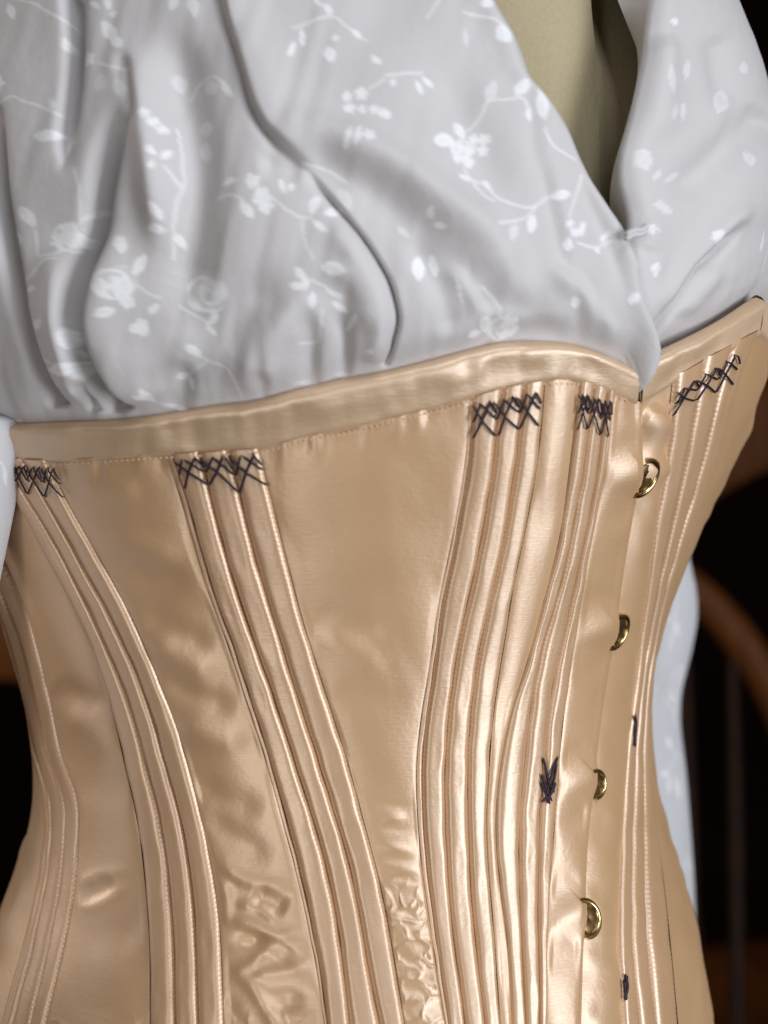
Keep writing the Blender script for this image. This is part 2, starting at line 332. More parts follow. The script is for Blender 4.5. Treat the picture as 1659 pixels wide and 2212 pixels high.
G['E2'] = curve_v(T(1, 1, [(945, 700), (933, 800), (905, 1000)]) + T(1, 2, [(885, 0), (845, 180), (805, 380), (775, 520), (745, 650), (720, 780), (700, 950), (688, 1106)]) + T(1, 3, [(670, 170), (665, 350), (660, 550), (663, 750), (668, 850), (668, 1106)]))
G['E3'] = curve_v(T(1, 1, [(985, 640), (970, 800), (940, 1000)]) + T(1, 2, [(912, 0), (880, 180), (850, 380), (825, 520), (800, 700), (775, 850), (760, 1000), (750, 1106)]) + T(1, 3, [(737, 200), (722, 400), (705, 600), (698, 800), (695, 1106)]))
G['K'] = curve_v([(1374, 790), (1380, 880), (1381, 985), (1368, 1075), (1345, 1200), (1322, 1360), (1295, 1530), (1275, 1690), (1262, 1830), (1255, 1980), (1250, 2120), (1248, 2212)])
G['F0'] = curve_v(T(1, 1, [(1240, 620), (1225, 780), (1205, 950)]) + T(1, 2, [(1165, 0), (1140, 250), (1110, 450), (1085, 650), (1065, 850), (1045, 1000)]) + T(1, 3, [(1030, 0), (1020, 250), (1010, 500), (1003, 700), (1012, 900), (1025, 1106)]))
G['F1'] = curve_v([(1505, 840), (1499, 868), (1479, 978), (1452, 1106), (1425, 1220), (1403, 1331), (1384, 1450), (1376, 1531), (1367, 1659), (1363, 1784), (1360, 1909), (1358, 2009), (1364, 2109), (1374, 2212)])
G['F2'] = curve_v([(1555, 820), (1544, 853), (1517, 978), (1482, 1106), (1450, 1200), (1418, 1331), (1396, 1450), (1389, 1531), (1384, 1659), (1388, 1784), (1390, 1909), (1393, 2009), (1402, 2109), (1414, 2212)])
G['F3'] = curve_v([(1600, 800), (1584, 840), (1549, 978), (1508, 1106), (1466, 1206), (1428, 1331), (1403, 1450), (1399, 1531), (1401, 1659), (1414, 1784), (1427, 1870), (1440, 1980), (1450, 2080), (1462, 2212)])
VEND = 2560.0
def vtop(u, right=False): return np.where(right, bot_r(u), bot_l(u))

# panel wrinkles (height strokes)
WR = []
def W(i, j, pts, amp, w1, w2=None, t0=0.3, t1=0.3): WR.append((T(i, j, pts), amp * (1.15 if w1 >= 24 else 0.7), w1 * 1.15, (w2 or w1) * 1.15, max(t0, .3), max(t1, .3)))
# the quilted crinkles low between the second and third bone group
W(0, 3, [(930, 370), (1060, 480), (1290, 530)], 1.3, 14, 16, .2, .1); W(0, 3, [(1000, 585), (1130, 610), (1225, 700)], 1.0, 11)
W(0, 3, [(960, 650), (1080, 668), (1200, 722), (1335, 715)], 1.2, 13, 13, .15, .1); W(0, 3, [(1175, 750), (1090, 850), (990, 880)], 0.9, 12)
W(0, 3, [(1060, 895), (1200, 885), (1360, 850)], 1.3, 14, 14, .2, .1); W(0, 3, [(980, 870), (1090, 940), (1190, 1100), (1260, 1200)], 1.2, 14, 14, .1, .2)
W(0, 3, [(1080, 545), (1160, 570), (1250, 620)], -1.5, 22, 22, .3, .3); W(0, 3, [(1110, 700), (1090, 800)], -1.6, 26, 26, .4, .4); W(0, 3, [(1250, 760), (1200, 850)], -0.8, 20)
W(0, 3, [(1240, 930), (1240, 1080)], -1.3, 34, 34, .4, .4); W(0, 3, [(950, 450), (985, 560), (975, 700)], 0.8, 12)
W(0, 3, [(960, 960), (1010, 1080), (1080, 1200)], -1.0, 20)
# soft diagonal drag lines above them
W(0, 2, [(470, 60), (640, 150), (800, 220)], 0.55, 26); W(0, 2, [(440, 230), (650, 270), (860, 300)], -0.45, 24)
W(0, 2, [(620, 540), (780, 620), (960, 730)], 1.0, 30, 30, .2, .3); W(0, 2, [(600, 420), (760, 520), (940, 580)], -0.6, 26); W(0, 2, [(700, 700), (850, 790), (1040, 850)], -0.8, 24)
W(0, 2, [(760, 880), (900, 960), (1090, 1010)], 0.8, 26); W(0, 3, [(830, 30), (960, 130), (1160, 180)], -0.7, 26); W(0, 3, [(870, 170), (1000, 280), (1200, 400)], -0.7, 24)
W(0, 1, [(330, 960), (420, 1000), (640, 1010)], 0.6, 24)
# first panel: bright dents
W(0, 2, [(60, 60), (170, 330), (300, 620), (420, 740)], 0.7, 34, 40, .2, .2); W(0, 2, [(230, 740), (330, 790), (470, 850)], -1.2, 26, 26); W(0, 2, [(290, 840), (420, 930), (520, 1060)], 0.8, 30)
W(0, 3, [(340, 545), (420, 535), (520, 480)], -1.4, 20, 20, .35, .35); W(0, 3, [(340, 600), (430, 590), (560, 500)], 0.8, 12); W(0, 3, [(330, 530), (440, 460), (590, 440)], 0.7, 12)
W(0, 3, [(330, 760), (480, 720), (620, 760)], -0.6, 40); W(0, 3, [(300, 60), (450, 90), (580, 130)], -0.5, 40)
# wide front panel: soft shade below the binding, low crinkles
W(0, 2, [(1320, 420), (1470, 470), (1700, 560)], -0.5, 26); W(0, 2, [(1350, 500), (1480, 570), (1680, 690)], 0.6, 30); W(0, 2, [(1420, 760), (1600, 800), (1800, 800)], -0.35, 30)
for y, a, x0, x1, dy in ((160, -0.35, -80, 150, 10), (214, 0.75, -30, 110, -14), (262, -0.5, -60, 150, 6), (345, 0.8, -40, 135, 16), (392, -0.6, -40, 150, -8), (440, 0.8, 0, 165, -20), (470, -0.5, -10, 160, 10)):
    WR.append((T(1, 3, [(x0, y - dy), ((x0 + x1) / 2, y), (x1, y + dy * 0.6)]), a * 0.6, 10, 13, .5, .5))
# drag lines running from the busk loops
for (lu, lv) in ((1381, 1025), (1322, 1360), (1275, 1690), (1256, 1980)):
    WR.append(([(lu - 4, lv - 26), (lu - 45, lv + 2), (lu - 100, lv + 40)], 0.7, 24, 24, .05, .7))
    WR.append(([(lu - 2, lv + 45), (lu - 50, lv + 92), (lu - 105, lv + 130)], -0.6, 32, 32, .2, .6))
    WR.append(([(lu - 4, lv - 90), (lu - 60, lv - 50), (lu - 110, lv - 20)], -0.35, 26, 26, .2, .6))
def wrinkle(u, v):
    h = strokes(WR, u, v)
    m = np.clip((v - 1890) / 60, 0, 1) * np.clip((u - 800) / 30, 0, 1) * np.clip((1010 - u) / 30, 0, 1)
    wu, wv_ = u / 44 + 0.9 * vnoise(u / 30, v / 30, 3), v / 40 + 0.9 * vnoise(u / 30, v / 30, 5)
    h += m * (0.0006 * np.exp(-cellnoise(wu, wv_, 11) / 0.30) + 0.0008 * vnoise(u / 34, v / 26, 12))
    m2 = np.clip((v - 2180) / 60, 0, 1)
    h += m2 * 0.0008 * np.exp(-cellnoise(u / 70 + vnoise(u / 40, v / 40, 8), v / 60 + vnoise(u / 40, v / 40, 9), 19) / 0.2)
    h += 0.0011 * vnoise(u / 120 + v / 300, v / 110 - u / 220, 21) + 0.00012 * vnoise(u / 40, v / 60 - u / 70, 22)
    # ruched satin where the panel is eased into the binding
    d = v - vtop(u, u > 1385)
    h += 0.0005 * np.exp(-(d / 38) ** 2) * (vnoise(u / 22, d / 90, 31) * 2)
    return h

LOOPS = ((1381, 1026, 43), (1322, 1360, 43), (1276, 1692, 36), (1256, 1984, 42))
def hK(v):                                   # how far the loops lift the front edge
    return 0.0010 + sum(0.0015 * np.exp(-((v - lv + 4) / 36.0) ** 2) for lu, lv, rv in LOOPS)
corset = empty('corset', (0.0, YC, CAMZ - 0.23), 'champagne satin boned corset with purple flossing, worn over a white blouse', 'corset')
def strip_uv(n0, n1, cols, step=3.0, vend=VEND, right=False, top=0.0):
    f0, f1 = G[n0], G[n1]
    # rows run from the binding's lower edge
    s = np.linspace(0, 1, cols)
    v0 = np.full(cols, 950.0)
    for _ in range(12):
        u0 = f0(v0) * (1 - s) + f1(v0) * s; v0 = 0.5 * v0 + 0.5 * (vtop(u0, right) - top)
    rows = int((vend - 900) / step); t = np.linspace(0, 1, rows)
    v = v0[None] + (vend - v0[None]) * t[:, None]
    a, b = f0(v), f1(v); b = np.maximum(b, a + 3)
    return a * (1 - s) + b * s, v, s
def panel(n0, n1, step=3.0, right=False, lift=0.0):
    wdt = abs(np.mean(G[n1](np.array([1000., 1500., 2100.])) - G[n0](np.array([1000., 1500., 2100.]))))
    cols = max(8, int(wdt / step) + 2)
    u, v, s = strip_uv(n0, n1, cols, step, right=right, top=12)
    th, z = unproj(u, v)
    d = np.minimum(s, 1 - s)[None] * wdt
    edge = np.clip(d / 14, 0, 1)
    h = 0.0004 + wrinkle(u, v) * edge + 0.0006 * np.sin(np.pi * s)[None] ** 0.5
    if lift: h = h + (hK(v) - 0.0004) * np.exp(-((G[n1](v) - u) / 46.0) ** 1.3)
    return grid_obj('panel', S(th, z, h), M_SATIN, corset)
def channel(n0, n1, hb=0.0018, right=False, mat=None, vend=VEND, lift=0.0):
    u, v, s = strip_uv(n0, n1, 23, 3.0, vend, right, 26 if right else 12)
    prof = np.clip(1 - np.abs(2 * s - 1) ** 4.5, 0, 1) ** 0.9
    seed = random.randint(0, 999)
    wob = 1 + 0.16 * vnoise(v / 60, s[None] * 2 + v * 0, seed)
    st = 0.00012 * np.sin(v / 10.5 * 2 * np.pi) * np.exp(-((s[None] - 0.07) / 0.06) ** 2) + 0.00012 * np.sin(v / 10.5 * 2 * np.pi + 2) * np.exp(-((s[None] - 0.93) / 0.06) ** 2)
    uu = u + (vnoise(v / 45, v * 0, seed + 1) * 2.2)
    th, z = unproj(uu, v)
    return grid_obj('boning_channel', S(th, z, 0.0004 + lift - 0.0006 + hb * prof[None] * wob + st), mat or M_CHAN, corset)
def seam_piping(n0, n1, hb=0.0011): return channel(n0, n1, hb)
# panels and channels in order round the front
CH = {}
panel('A3', 'B0'); panel('B3', 'C-'); panel('C3', 'D-'); panel('D3', 'E0', 2.5); panel('E3', 'K', 2.5, lift=0.0008)
for g, n in (('A', (0, 1, 2)), ('B', (0, 1, 2)), ('C', (0, 1, 2)), ('D', (0, 1, 2)), ('E', (0, 1, 2))):
    for k in n: channel(g + str(k), g + str(k + 1))
channel('C-', 'C0', 0.0009); channel('D-', 'D0', 0.0007)
for k in (0, 1, 2): channel('F%d' % k, 'F%d' % (k + 1), right=True)
# right half: the strip beside the busk, tucked under the loop edge
G['K-'] = lambda v: G['K'](v) - 26
G['F0+'] = lambda v: G['F0'](v) + 7
u, v, s = strip_uv('K-', 'F0+', 44, 3.0, right=True, top=14)
th, z = unproj(u, v)
arch = np.clip((u - 1384) / 30, 0, 1) * np.clip((1446 - u) / 26, 0, 1)
d = v - (872 + 0.03 * (u - 1413) ** 2)
hh = -0.0006 + 0.0022 * np.clip(d / 14, 0, 1) * (0.5 + 0.5 * np.sin(np.pi * np.clip((s[None] - 0.25) / 0.75, 0, 1))) + 0.0007 * vnoise(u / 30, v / 42, 77)
hh = hh + 0.0010 * np.exp(-((v - 905) / 26) ** 2) - 0.0010 * np.exp(-((v - 965) / 30) ** 2) + 0.0008 * np.exp(-((v - 1010) / 24) ** 2)
grid_obj('panel', S(th, z, hh), M_SATIN, corset)
# free edge of the left half, turned under
vv = np.linspace(800, VEND, 560); th, z = unproj(G['K'](vv), vv)
ro = np.linspace(0, math.pi, 9)
P = np.stack([S(th + (0.0008 * np.sin(r)) / 0.1, z, hK(vv) * (0.5 + 0.5 * math.cos(r)) - 0.0002 * (1 - math.cos(r))) for r in ro], 1)
grid_obj('busk_edge', P, M_SATIN, corset)
# the back, round behind the first and the last channels
vv = np.linspace(905, VEND, 300)
thA, zA = unproj(np.maximum(G['A0'](vv), SILL(vv) + 3), vv)
vf = np.linspace(722, VEND, 300); thF, zF = unproj(np.minimum(G['F3'](vf), np.interp(vf, [q[0] for q in SIL], [q[2] for q in SIL]) - 4), vf)
s = np.linspace(0, 1, 90)
th = thF[:, None] * (1 - s) + (thA[:, None] + 2 * math.pi) * s; z = zF[:, None] * (1 - s) + zA[:, None] * s
hb = 0.0005 + 0.0018 * np.sin(np.pi * s)[None] * vnoise(th * 9, z * 70, 55) * 2 + 0.0022 * vnoise(th * 14, z * 110, 56) * np.clip(s * 12, 0, 1) * np.clip((1 - s) * 12, 0, 1)
grid_obj('back_panel', S(th, z, hb), M_SATIN, corset)
# the top-left corner panel between the first two groups' back edge and the binding is part of panel A3..B0
# ------------------------------------------------------------------ binding
def binding(us, ft, fb, ext_th=None, ext_z=None):
    tt, zt = unprojh(us, ft(us), 0.001); tb, zb = unprojh(us, fb(us), 0.001)
    if ext_th is not None:
        a0, z0, z1 = tt[0], zt[0], zb[0]; n = 60; k = np.linspace(0, 1, n + 1)[:-1]
        e = ext_th * (1 - k) + a0 * k
        zt = np.concatenate([ext_z[0] * (1 - k) + z0 * k, zt]); zb = np.concatenate([ext_z[1] * (1 - k) + z1 * k, zb])
        tt = np.concatenate([e, tt]); tb = np.concatenate([e, tb])
    n = len(tt); wv = np.linspace(0, 1, 15)
    th = tb[:, None] * (1 - wv) + tt[:, None] * wv; z = zb[:, None] * (1 - wv) + zt[:, None] * wv
    x = np.arange(n)[:, None] / 6.0
    prof = np.interp(wv, [0, .04, .12, .4, .7, .82, .92, 1], [0.1, 0.7, 1.0, 1.2, 1.7, 2.0, 1.4, -0.6]) * 1e-3
    h = prof[None] + 0.0011 * vnoise(x / 3.0, wv[None] * 1.5 + x * 0, 41) * np.sin(np.pi * wv)[None] + 0.0007 * vnoise(x * 0.9, wv[None] * 1.2 + x * 0, 42) * np.clip((0.95 - wv[None]) * 4, 0, 1) * np.clip(wv[None] * 6, 0, 1) + 0.0008 * vnoise(x * 0.35, wv[None] + x * 0, 43) * np.exp(-((wv[None] - 0.75) / 0.2) ** 2)
    P = S(th, z, h)
    inn = [S(tt, zt - dz, -hh) for dz, hh in ((0.0003, .0018), (0.0016, .0026), (0.006, .0026), (0.012, .0020))]
    return grid_obj('top_binding', np.concatenate([P, np.stack(inn, 1)], 1), M_BIND, corset)
usl = np.arange(-60, 1377, 4.0); usr = np.arange(1384, 1648, 3.0)
te, ze = unproj(np.array([1646.0]), top_r(np.array([1646.0]))); _, zbe = unproj(np.array([1646.0]), bot_r(np.array([1646.0])))
binding(usl, top_l, bot_l, te[0] - 0.03 - 2 * math.pi, (ze[0], zbe[0])); binding(usr, top_r, bot_r)
# stitch rows: tiny thread stitches along channel seams and the binding
def stitch_row(pts_uv, h, mat, rad, pitch=10.5, gap=0.35, right=False):
    lines = []
    p = np.asarray(pts_uv); seg = np.concatenate([[0], np.cumsum(np.hypot(*np.diff(p, axis=0).T))])
    pos = np.arange(4, seg[-1] - pitch, pitch)
    q = np.stack([pos + f * pitch * (1 - gap) for f in (0, .5, 1)], 1)
    u = np.interp(q, seg, p[:, 0]); v = np.interp(q, seg, p[:, 1])
    th, z = unproj(u, v); hh = np.array([h - 0.0003, h, h - 0.0003])
    return list(S(th, z, hh[None]))
def rows_for(names, right=False):
    L = []
    for n in names:
        vs = np.arange(960 if n[0] in 'BC' else 930, 2400, 20.0)
        if n[0] == 'A': vs = np.arange(1330, 2400, 20.0)
        L += stitch_row(np.stack([G[n](vs), vs], 1), -0.0001, None, None)
    return L
for names in (('A2',), ('B1', 'B2'), ('F1', 'F2')):
    tubes_obj('seam_stitching', rows_for(names), 0.00020, M_HOLE, corset, 5, 'stuff')
for names in (('C1', 'C2', 'C3'), ('D0', 'D1', 'D2', 'D3'), ('E1', 'E2', 'E3')):
    tubes_obj('seam_stitching', rows_for(names), 0.00020, M_HOLE, corset, 5, 'stuff')
us = np.arange(20, 1372, 8.0)
tubes_obj('seam_stitching', stitch_row(np.stack([us, bot_l(us) - 4], 1), 0.0013, None, None, 12.0), 0.00028, M_THREAD, corset, 5, 'stuff')
# ------------------------------------------------------------------ flossing
def floss_lines(top, tips, hh=0.0020, jit=0.03):
    n = len(tips) - 1; tl, tr = np.array(top[0], float), np.array(top[1], float); tips = np.array(tips, float)
    def at(s, t):
        s = np.clip(s, 0, n); a = tl + (tr - tl) * s / n; i = min(int(s), n - 1); b = tips[i] + (tips[i + 1] - tips[i]) * (s - i)
        return a * (1 - t) + b * t
    out = []
    def add(*ps):
        ps = [at(s + random.uniform(-jit, jit), t + random.uniform(-jit, jit) * 0.7) for s, t in ps]
        q = []
        for a, b in zip(ps[:-1], ps[1:]):
            for k in np.linspace(0, 1, 7)[:-1]: q.append(a + (b - a) * k)
        q.append(ps[-1]); q = np.array(q); th, z = unprojh(q[:, 0], q[:, 1], hh)
        bone = hh + random.uniform(0, 0.0005)
        hs = np.full(len(q), bone); hs[0] = hs[-1] = 0.0015
        out.append(S(th, z, hs))
    for k in range(n):
        add((k, 1), (k + 0.38, 0.5), (k + 0.74, 0.02)); add((k, 0.56), (k + 0.32, 0.03));
        add((k - 0.1, 0.08), (k + 0.4, 0.52), (k + 1, 1)); add((k + 0.32, 0.04), (k + 1, 0.55)); add((k + 0.74, 0.02), (k + 1, 0.4))
    return out
FL = [([(30, 1004), (122, 1010)], [(26, 1048), (60, 1069), (97, 1075), (139, 1077)]),
      ([(374, 992), (562, 978)], [(397, 1057), (453, 1049), (519, 1066), (581, 1048)]),
      ([(1022, 872), (1172, 842)], [(1019, 949), (1073, 943), (1121, 928), (1166, 922)]),
      ([(1252, 847), (1326, 867)], [(1246, 931), (1268, 929), (1297, 943), (1315, 946)]),
      ([(1467, 845), (1603, 757)], [(1454, 899), (1501, 867), (1546, 850), (1586, 834)])]
for fi, (t, b) in enumerate(FL): tubes_obj('flossing', floss_lines(t, b), 0.00026 if fi in (0, 3) else 0.00034, M_FLOSS, corset)
def free_floss(segs, r=0.0004):
    L = []
    for s in segs:
        q = densify(s, 5) if len(s) > 2 else np.linspace(s[0], s[1], 7); th, z = unprojh(q[:, 0], q[:, 1], 0.0022); hs = np.full(len(q), 0.0022); L.append(S(th, z, hs))
    tubes_obj('flossing', L, r, M_FLOSS, corset)
def free_floss_flat(segs, r):
    L = []
    for q in segs: q = densify(q, 5) if len(q) > 2 else np.linspace(q[0], q[1], 7); th, z = unproj(q[:, 0] - 4, q[:, 1]); L.append(S(th, z, 0.0019))
    tubes_obj('flossing', L, r, M_FLOSS, corset)
free_floss([[(1173, 1636), (1182, 1672), (1186, 1700)], [(1206, 1634), (1192, 1670), (1178, 1725)], [(1203, 1645), (1196, 1690), (1183, 1735)], [(1170, 1672), (1178, 1700), (1193, 1731)],
            [(1169, 1688), (1180, 1718), (1188, 1737)], [(1201, 1690), (1190, 1716), (1168, 1733)], [(1176, 1655), (1186, 1690), (1198, 1712)]])
free_floss_flat([[(1364, 1541), (1366, 1575), (1361, 1610)], [(1367, 1552), (1363, 1580), (1365, 1612)]], 0.0005)
free_floss_flat([[(1344, 2104), (1349, 2130), (1343, 2160)], [(1349, 2108), (1344, 2135), (1347, 2160)], [(1341, 2115), (1346, 2150)]], 0.0005)
# ------------------------------------------------------------------ busk: loops and studs
for (lu, lv, rv) in LOOPS:
    th0, z0 = [float(q) for q in unproj(np.array(lu), np.array(lv))]
    R = rv / F_PX * 0.43 * 0.84
    rad = float(el(np.array(z0))[1])
    an = np.linspace(-math.pi * 0.56, math.pi * 0.56, 26)
    wide = 1.12 * R
    ring = []
    for k, rr in ((0, 1.0), (1, 0.72)):
        ring.append(S(th0 + wide * rr * np.cos(an) / rad - 0.0 * an, z0 + R * rr * np.sin(an) * np.where(an < 0, 1.05, 1), 0.0023 + 0.0 * an))
    o, i = ring; nrm = np.array([0.55, -0.83, 0.0]) * 0.0009
    mid = (o + i) / 2 + nrm * 0.6
    P = np.stack([o - nrm, o, mid, i, i - nrm], 1)
    grid_obj('busk_loop', P, M_BRASS, corset)
    # stud: domed head on a short post inside the loop
    a2 = np.linspace(0, 2 * math.pi, 28, endpoint=False)
    cth = th0 + 0.22 * R / rad
    rows = []
    for rr, hh in ((0.30, -0.0004), (0.30, 0.0008), (0.70, 0.0009), (0.74, 0.0013), (0.62, 0.0018), (0.30, 0.0020), (0.12, 0.0018), (0.02, 0.0017)):
        rows.append(S(cth + 1.15 * R * rr * np.cos(a2) / rad, z0 - 0.03 * R + R * 1.05 * rr * np.sin(a2), hh))
    grid_obj('busk_stud', np.stack(rows), M_BRASSD, corset, wrap=True)

# ------------------------------------------------------------------ blouse
blouse = empty('blouse', (0.0, YC, CAMZ + 0.03), 'white floral jacquard blouse with open neck, tucked into the satin corset', 'blouse')
ST = []
def B(i, j, pts, amp, wl, wr, t0=.15, t1=.15): ST.append((T(i, j, pts), amp, wl, wr, t0, t1))
def BD(pts, amp, wl, wr, t0=.15, t1=.15): ST.append((pts, amp, wl, wr, t0, t1))
# deep folds at the left (valleys)
BD([(-2, 200), (10, 350), (30, 553), (50, 703), (70, 803), (88, 900)], -17, 17, 14, .25, .02)
BD([(152, -60), (150, 100), (142, 200), (136, 300), (142, 390)], -9, 12, 26, .1, .35)
BD([(288, 215), (265, 300), (245, 400), (218, 520), (194, 600), (176, 690), (188, 780), (212, 843), (236, 910)], -21, 27, 16, .3, .02)
BD([(250, 470), (232, 560), (212, 690), (226, 790), (262, 900)], 3.5, 22, 60, .3, .05)
BD([(120, 500), (125, 650), (140, 800), (150, 890)], 3.0, 30, 30, .3, .1)
BD([(150, 815), (152, 850), (160, 910)], -4.0, 8, 14, .3, .02)
# long crease from the shoulder, then down to the corset
BD([(478, -30), (505, 60), (530, 135), (550, 210), (575, 270), (612, 318), (668, 374)], -3.0, 16, 6, .02, .2)
BD([(484, -30), (515, 60), (542, 135), (564, 210), (592, 270), (640, 318), (700, 374)], 2.8, 9, 60, .02, .2)
BD([(640, 345), (725, 450), (780, 515), (822, 578), (842, 620), (858, 688), (850, 743), (838, 810)], -3.8, 12, 7, .25, .02)
BD([(700, 470), (770, 560), (815, 640), (820, 710), (810, 800)], 2.2, 26, 16, .3, .05)
# bright diagonal roll across the bust, with the hollow under it
BD([(590, 225), (700, 285), (829, 345), (929, 412), (1054, 505), (1109, 600), (1204, 690)], 4.2, 50, 40, .25, .25)
BD([(600, 300), (700, 350), (829, 430), (940, 540), (1040, 640), (1130, 720)], -1.6, 44, 44, .25, .25)
BD([(660, 380), (600, 360), (560, 370)], -1.5, 26, 26, .3, .3)
# soft vertical valley and ridge at the left bust
BD([(372, 40), (400, 200), (430, 350), (425, 470), (400, 600), (350, 690)], -4.5, 46, 46, .2, .2)
BD([(290, 90), (318, 240), (340, 400), (345, 560)], 3.5, 30, 30, .3, .3)
BD([(268, 110), (285, 200), (305, 290)], -2.5, 14, 14, .3, .4)
# bulge just above the binding
BD([(330, 690), (450, 700), (560, 640), (640, 600)], -2.0, 44, 48, .3, .3)
BD([(470, 860), (545, 790), (590, 720), (660, 670), (730, 640)], 3.0, 56, 46, .3, .3)
BD([(700, 560), (760, 605), (785, 660), (790, 730)], 1.8, 26, 26, .3, .3)
BD([(640, 640), (665, 720), (660, 850)], -2.2, 26, 22, .35, .02); BD([(730, 660), (745, 740), (742, 830)], -2.0, 18, 18, .35, .02); BD([(395, 780), (370, 850), (352, 905)], -3.0, 26, 26, .4, .02); BD([(560, 800), (555, 880)], -1.5, 22, 22, .5, .02)
# facing seam beside the neck opening, and pleats over the busk
BD([(1140, 120), (1144, 225), (1149, 325), (1174, 400), (1199, 475), (1224, 553), (1244, 593), (1264, 643), (1289, 718), (1306, 790)], -1.5, 10, 7, .3, .05)
BD([(1160, 240), (1185, 330), (1215, 430), (1245, 530), (1262, 600)], 1.0, 12, 12, .3, .3)
BD([(1189, 230), (1230, 330), (1280, 440), (1320, 520), (1350, 600), (1370, 700)], -1.4, 9, 9, .2, .3)
BD([(1180, 560), (1260, 620), (1320, 700), (1350, 760)], 2.6, 24, 20, .3, .1)
BD([(1260, 560), (1300, 660), (1340, 770)], -1.6, 10, 10, .3, .1)
BD([(1120, 735), (1200, 715), (1270, 745)], -2.5, 30, 24, .3, .3); BD([(1040, 660), (1120, 690), (1200, 720)], 1.6, 26, 26, .3, .3)
BD([(960, 120), (1000, 250), (1060, 380), (1110, 450)], -2.4, 60, 50, .3, .3); BD([(880, 500), (960, 640), (990, 740)], -1.6, 26, 26, .3, .2)
BD([(960, 560), (1040, 660), (1080, 720)], 1.5, 20, 20, .3, .2)
# right front
BD([(1680, 230), (1600, 310), (1529, 378), (1470, 430)], -4.0, 40, 44, .1, .3); BD([(1659, 420), (1580, 500), (1500, 600), (1450, 690)], 3.0, 26, 30, .2, .2)
BD([(1640, 470), (1580, 545), (1544, 583), (1514, 638), (1484, 693), (1459, 745)], -4.5, 12, 12, .2, .03)
BD([(1450, 60), (1440, 200), (1450, 320)], 2.5, 26, 30, .2, .3); BD([(1560, 60), (1580, 160), (1600, 230)], -2.4, 26, 30, .2, .3)
BD([(1410, 520), (1415, 620), (1430, 730)], -2.5, 9, 9, .1, .1); BD([(1440, 540), (1440, 640), (1440, 740)], 1.8, 14, 14, .2, .1)
BD([(1600, 560), (1560, 640), (1540, 690)], 2.0, 22, 22, .3, .2)

# jacquard motifs: leaf (x, y, angle, length, width), dot (x, y, r), stem polyline
LEAF, DOT, STEM = [], [], []
def ml(i, j, L, k=1.0):
    for x, y, a, l, wd in L: LEAF.append((829.5 * i + x / 2, 553 * j + y / 2, math.radians(a), l / 2, wd / 2, k))
def mdot(i, j, L, k=1.0):
    for x, y, r in L: DOT.append((829.5 * i + x / 2, 553 * j + y / 2, r / 2, k))
def ms(i, j, L, wd=9, k=0.8):
    for p in L: STEM.append((densify(T(i, j, p), 4), wd / 4, k))
ml(0, 0, [(65, 60, 70, 80, 30), (265, 200, 85, 60, 20), (490, 150, 50, 110, 50), (520, 195, 40, 80, 40), (430, 40, 30, 60, 20), (480, 25, 80, 70, 30), (220, 455, 80, 60, 16), (210, 597, 175, 95, 46),
          (688, 672, 50, 55, 24), (738, 682, -50, 60, 24), (692, 735, -60, 45, 22), (695, 920, 58, 100, 34), (685, 992, 5, 84, 30), (770, 1040, 62, 80, 26), (535, 1055, 85, 90, 36), (990, 400, 55, 100, 26),
          (770, 30, 112, 80, 32), (850, 50, 82, 110, 42), (1355, 890, 100, 90, 32), (1428, 915, 160, 70, 36), (1385, 980, 40, 80, 26), (1225, 815, 70, 70, 22), (1262, 815, 120, 40, 26), (1265, 235, 112, 80, 26),
          (1310, 180, 82, 90, 22), (1370, 25, 40, 90, 16), (1420, 60, 60, 60, 26), (1425, 252, 80, 70, 42), (1620, 275, 40, 60, 26), (1500, 620, 105, 110, 26), (1542, 612, 105, 110, 22), (1000, 795, 160, 80, 20), (1075, 915, 50, 90, 36), (140, 940, 60, 100, 40), (90, 1020, 70, 90, 40), (1540, 160, 40, 70, 20)])
ml(0, 0, [(325, 610, 60, 55, 30), (450, 370, 100, 90, 44), (530, 390, 75, 90, 42), (765, 350, 80, 90, 50), (915, 385, 60, 80, 50), (890, 555, 95, 70, 60), (885, 655, 85, 90, 50), (1490, 860, 60, 110, 50)], .5)
mdot(0, 0, [(505, 75, 16), (395, 265, 32), (12, 370, 34), (660, 515, 22), (690, 548, 24), (722, 576, 21), (1100, 795, 34), (1140, 850, 36), (1155, 896, 36), (1120, 880, 20), (1500, 430, 24), (1560, 420, 32), (1510, 482, 28), (1565, 485, 20), (1615, 485, 22), (1590, 605, 30), (1650, 500, 22), (1450, 185, 18), (300, 1010, 52), (330, 1040, 40), (250, 1040, 34)])
ms(0, 0, [[(90, 5), (170, 30), (230, 70), (280, 110)], [(440, 280), (490, 302), (580, 305)], [(20, 450), (80, 425), (120, 448), (180, 465), (240, 505)], [(735, 730), (770, 790), (790, 820), (770, 880), (755, 950), (745, 1050), (740, 1120)],
          [(765, 560), (785, 650), (797, 760), (795, 812)], [(810, 420), (850, 365), (930, 340), (980, 380)], [(930, 870), (980, 850), (1040, 862), (1080, 900)], [(1180, 862), (1240, 910), (1300, 945), (1350, 945)], [(1310, 960), (1320, 1040), (1350, 1120)],
          [(1270, 145), (1350, 110), (1440, 90), (1510, 140), (1580, 190)], [(1590, 400), (1660, 360)], [(345, 740), (360, 830), (350, 950)], [(440, 880), (380, 930), (340, 970)], [(160, 990), (165, 1100)], [(330, 1060), (250, 1090), (170, 1110)], [(1320, 715), (1420, 740), (1500, 790)]])
